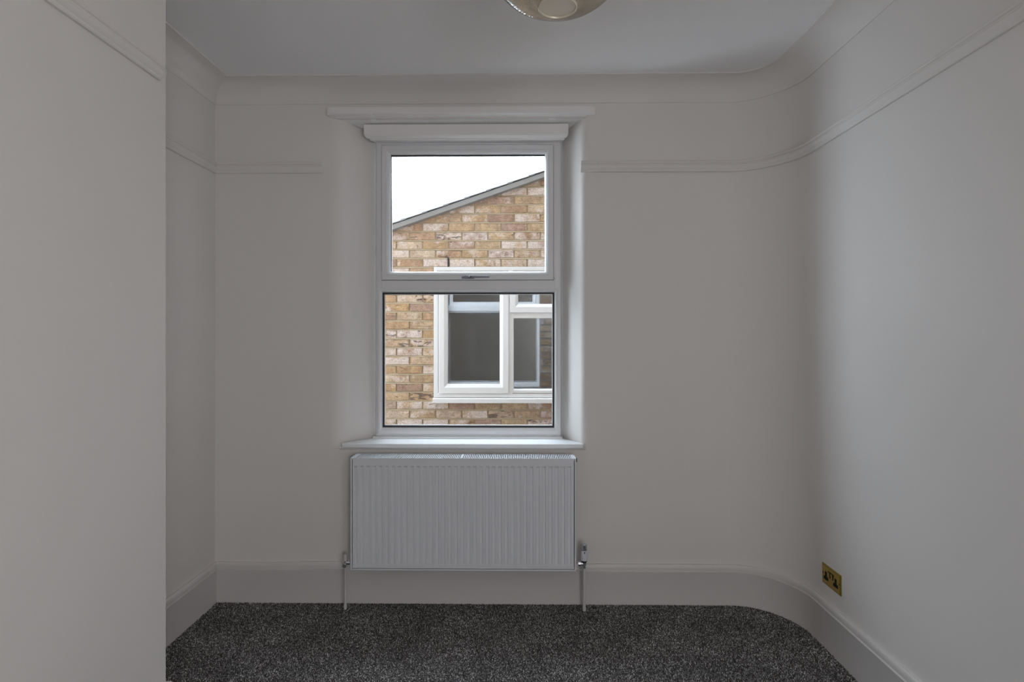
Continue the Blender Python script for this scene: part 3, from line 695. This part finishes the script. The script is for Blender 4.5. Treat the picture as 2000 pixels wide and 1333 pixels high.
# mortar beds struck nearly flush (slightly recessed wedge strips)
W = MB(); zref = PZ(835.4, BYN)                # bottom visible course datum
k0 = -6
for k in range(-14, 44):
    z1_ = zref + k * C + .004
    xs_ = xe0 if roof_z(xe0) > z1_ + .05 else A.x + (z1_ - A.z + .06) / slope
    segs = [(max(xe0, xs_), xe1)]
    if nwz0 - .01 < z1_ < nwz1 + .005: segs = [(max(xe0, xs_), nwx0 - .001), (nwx1 + .001, xe1)]
    for a, b in segs:
        if b > a: W.prism([(BYN + .011, z1_ - .0135), (BYN + .002, z1_ - .0125), (BYN + .006, z1_ - .0015), (BYN + .011, z1_ - .0005)], 'x', a, b)
o = out_build(W, 'mortar_beds', M['mortar']); o['kind'] = 'stuff'
protos = []
for s in range(10):
    vs, fs = brick_proto(BL, BH, .014, s)
    mb = MB().add(vs, fs); ob = mb.build('brick', M['brick'], nb_, angle=50); protos.append(ob.data); bpy.data.objects.remove(ob)
half = []
for s in range(4):
    vs, fs = brick_proto(PIT / 2 - .013, BH, .014, 50 + s, nx=3)
    mb = MB().add(vs, fs); ob = mb.build('brick', M['brick'], nb_, angle=50); half.append(ob.data); bpy.data.objects.remove(ob)
nbrick = 0
J = MB(); rb = random.Random(21)
xph = PX(827, BYN)                              # a perpend of an even course, from the photograph
def cut_brick(x, z_, L_, left=None, right=None):
    """a brick trimmed by the window jambs or by the verge"""
    vs, fs = brick_proto(L_, BH, .014, rb.randint(0, 999), nx=max(2, int(L_ / .03)))
    bm = bmesh.new(); bv = [bm.verts.new((v[0] + x, v[1] + BYN + .014, v[2] + z_)) for v in vs]
    for f in fs: bm.faces.new([bv[i] for i in f])
    if z_ + BH > wz(x) - .002:
        no = Vector((-math.sin(th), 0, math.cos(th)))
        bmesh.ops.bisect_plane(bm, geom=bm.verts[:] + bm.edges[:] + bm.faces[:], plane_co=(x, BYN, wz(x) - .002), plane_no=no, clear_outer=True)
    if len(bm.faces) < 3: bm.free(); return None
    bmesh.ops.recalc_face_normals(bm, faces=bm.faces)
    bm.verts.index_update()
    out_ = MB(); out_.add([tuple(v.co) for v in bm.verts], [tuple(v.index for v in f.verts) for f in bm.faces]); bm.free(); return out_
for k in range(-14, 44):
    z_ = zref + k * C + .0035
    x = xph + (PIT / 2 if k % 2 else 0) - 14 * PIT
    while x < xe1 - .02:
        xa, xb = x, x + BL; x += PIT
        if xa < xe0: continue
        if z_ > wz(xb) : continue
        pieces = [(xa, xb)]
        if nwz0 - BH * .5 < z_ < nwz1 - .004:
            pieces = []
            if xa < nwx0 - .012: pieces.append((xa, min(xb, nwx0 - .002)))
            if xb > nwx1 + .012: pieces.append((max(xa, nwx1 + .002), xb))
        vis = (-1.32 < xa < .50) and (zref - 2.2 * C < z_ < 3.0)
        for (a, b) in pieces:
            if b - a < .02: continue
            full = abs((b - a) - BL) < 1e-6 and z_ + BH < wz(a) - .003
            dy = rb.uniform(-.0015, .0015)
            if vis and nbrick < 285:
                if full:
                    o = bpy.data.objects.new('brick', rb.choice(protos)); COL.objects.link(o); o.parent = nb_
                    o.location = (a, BYN + .014 + dy, z_ - GZ + rb.uniform(-.0008, .0008))
                    nbrick += 1
                else:
                    m_ = cut_brick(a, z_, b - a)
                    if m_:
                        m_.map(lambda v: (v[0] - a, v[1] - BYN, v[2] - z_))
                        o = m_.build('brick', M['brick'], nb_, angle=50); o.location = (a, BYN + dy, z_ - GZ); nbrick += 1
            else:
                if z_ < -1.4: continue
                if full: J.box(a, b, BYN + dy, BYN + .012, z_, z_ + BH)
                else:
                    m_ = cut_brick(a, z_, b - a)
                    if m_: J.add(m_.v, m_.f)
o = out_build(J, 'bricks', M['brick_joined']); o['kind'] = 'stuff'
print('bricks', nbrick)
# weep vent over the window
wv = P(875.5, 513, BYN)
out_build(MB().box(wv.x - .006, wv.x + .006, BYN - .004, BYN + .01, PZ(522, BYN), PZ(504, BYN)), 'weep_vent', M['dark'], bevel=.001)
# roof: slab, barge board and verge tiles
def along(x, off): return (x - off * math.sin(th), roof_z(x) + off * math.cos(th))
W = MB().prism([along(xe0 - .25, -.045), along(xe1, -.045), along(xe1, -.012), along(xe0 - .25, -.012)], 'y', BYN + .02, 9.0)
out_build(W, 'roof_deck', M['slate'])
W = MB().prism([along(xe0 - .25, -.046), along(xe1, -.046), along(xe1, -.008), along(xe0 - .25, -.008)], 'y', BYN - .055, BYN + .02)
out_build(W, 'barge_board', M['barge'], bevel=.003)
for i in range(30):
    xa = xe0 - .27 + i * .165; xb = xa + .22 * math.cos(th)
    if xb > xe1: break
    pA = along(xa, .001); pB = along(xb, -.004)
    W = MB().prism([(pA[0], pA[1]), (pB[0], pB[1]), (pB[0] - .002, pB[1] + .005), (pA[0] - .002, pA[1] + .006)], 'y', BYN - .062, BYN + .14)
    out_build(W, 'roof_tile', M['slate'])
W = MB().prism([along(xe0 - .26, -.010), along(xe1, -.010), along(xe1, .002), along(xe0 - .26, .002)], 'y', BYN + .14, 9.0); out_build(W, 'roof_covering', M['slate'])
# window of the neighbour
NY = BYN - .006                                # frame face
def npx(p): return PX(p, NY)
def npz(p): return PZ(p, NY, 960)
fx0, fx1, fz0, fz1 = npx(847), npx(1168), npz(777), npz(521.5)
W = MB().ring(fx0, fx1, fz0, fz1, [(0, NY + .07), (0, NY + .002), (.002, NY), (.026, NY), (.028, NY + .003), (.034, NY + .006), (.034, NY + .07)])
W.box(npx(993), npx(1002), NY + .0005, NY + .069, fz0 + .026, fz1 - .026)
W.box(npx(1002), fx1 - .026, NY + .0005, NY + .068, npz(621.5), npz(610))
nwf = out_build(W, 'window_frame', M['upvc_out'], bevel=.0015)
def nsash(x0, x1, y0, y1, gx0, gx1, gy0, gy1, name, yf):
    mb = MB(); o_ = (npx(x0), npx(x1), npz(y1), npz(y0)); i_ = (npx(gx0), npx(gx1), npz(gy1), npz(gy0))
    bead(mb, o_, i_, [(0, yf + .03), (0, yf + .003), (.04, yf), (.62, yf), (.72, yf + .003), (1, yf + .016), (1, yf + .045), (0, yf + .045)])
    s = out_build(mb, name, M['upvc_out'], nwf, angle=20)
    return s
out = MB()
nsash(857, 993.5, 536, 769, 874, 976, 553, 750.5, 'casement', NY - .012)
nsash(996.4, 1160, 536, 611, 1012, 1144, 553, 594, 'top_opener', NY - .012)
nsash(1001, 1160, 620, 768, 1003.5, 1156, 622.5, 760, 'glazing_bead', NY - .002)
for (a, b, c, d) in ((872, 978, 551, 752), (1010, 1146, 551, 596), (1001, 1158, 620, 762)):
    out_build(MB().box(npx(a), npx(b), NY + .018, NY + .0195, npz(d), npz(c)), 'pane', M['glass_out'], nwf)
out_build(MB().prism([(NY + .03, npz(777.5)), (NY - .030, npz(776.5) - .006), (NY - .034, npz(776.5) - .010), (NY - .034, npz(787)), (NY - .02, npz(787)), (NY + .03, npz(787))], 'x', npx(846), npx(1169)), 'outer_sill', M['upvc_out'], bevel=.001)
# dim room behind the neighbour's glass
W = MB(); X0, X1, Y0, Y1, Z0, Z1 = -1.6, 2.0, BYN + .22, 7.4, -.0, 2.32
W.add([(X0, Y0, Z0), (X1, Y0, Z0), (X1, Y1, Z0), (X0, Y1, Z0), (X0, Y0, Z1), (X1, Y0, Z1), (X1, Y1, Z1), (X0, Y1, Z1)], [(0, 1, 2, 3), (4, 5, 6, 7), (1, 2, 6, 5), (2, 3, 7, 6), (3, 0, 4, 7)])
for a in ((X0, nwx0, Z0, Z1), (nwx1, X1, Z0, Z1), (nwx0, nwx1, Z0, nwz0), (nwx0, nwx1, nwz1, Z1)):
    W.box(a[0], a[1], Y0 - .004, Y0, a[2], a[3])
out_build(W, 'inner_room', M['room_dark'])
# ground of the yard
gd = MB().box(-6, 6, 3.14, 9.5, GZ - .1, GZ).build('ground', M['concrete']); struct(gd, 'concrete ground of the passage between the houses', 'ground')
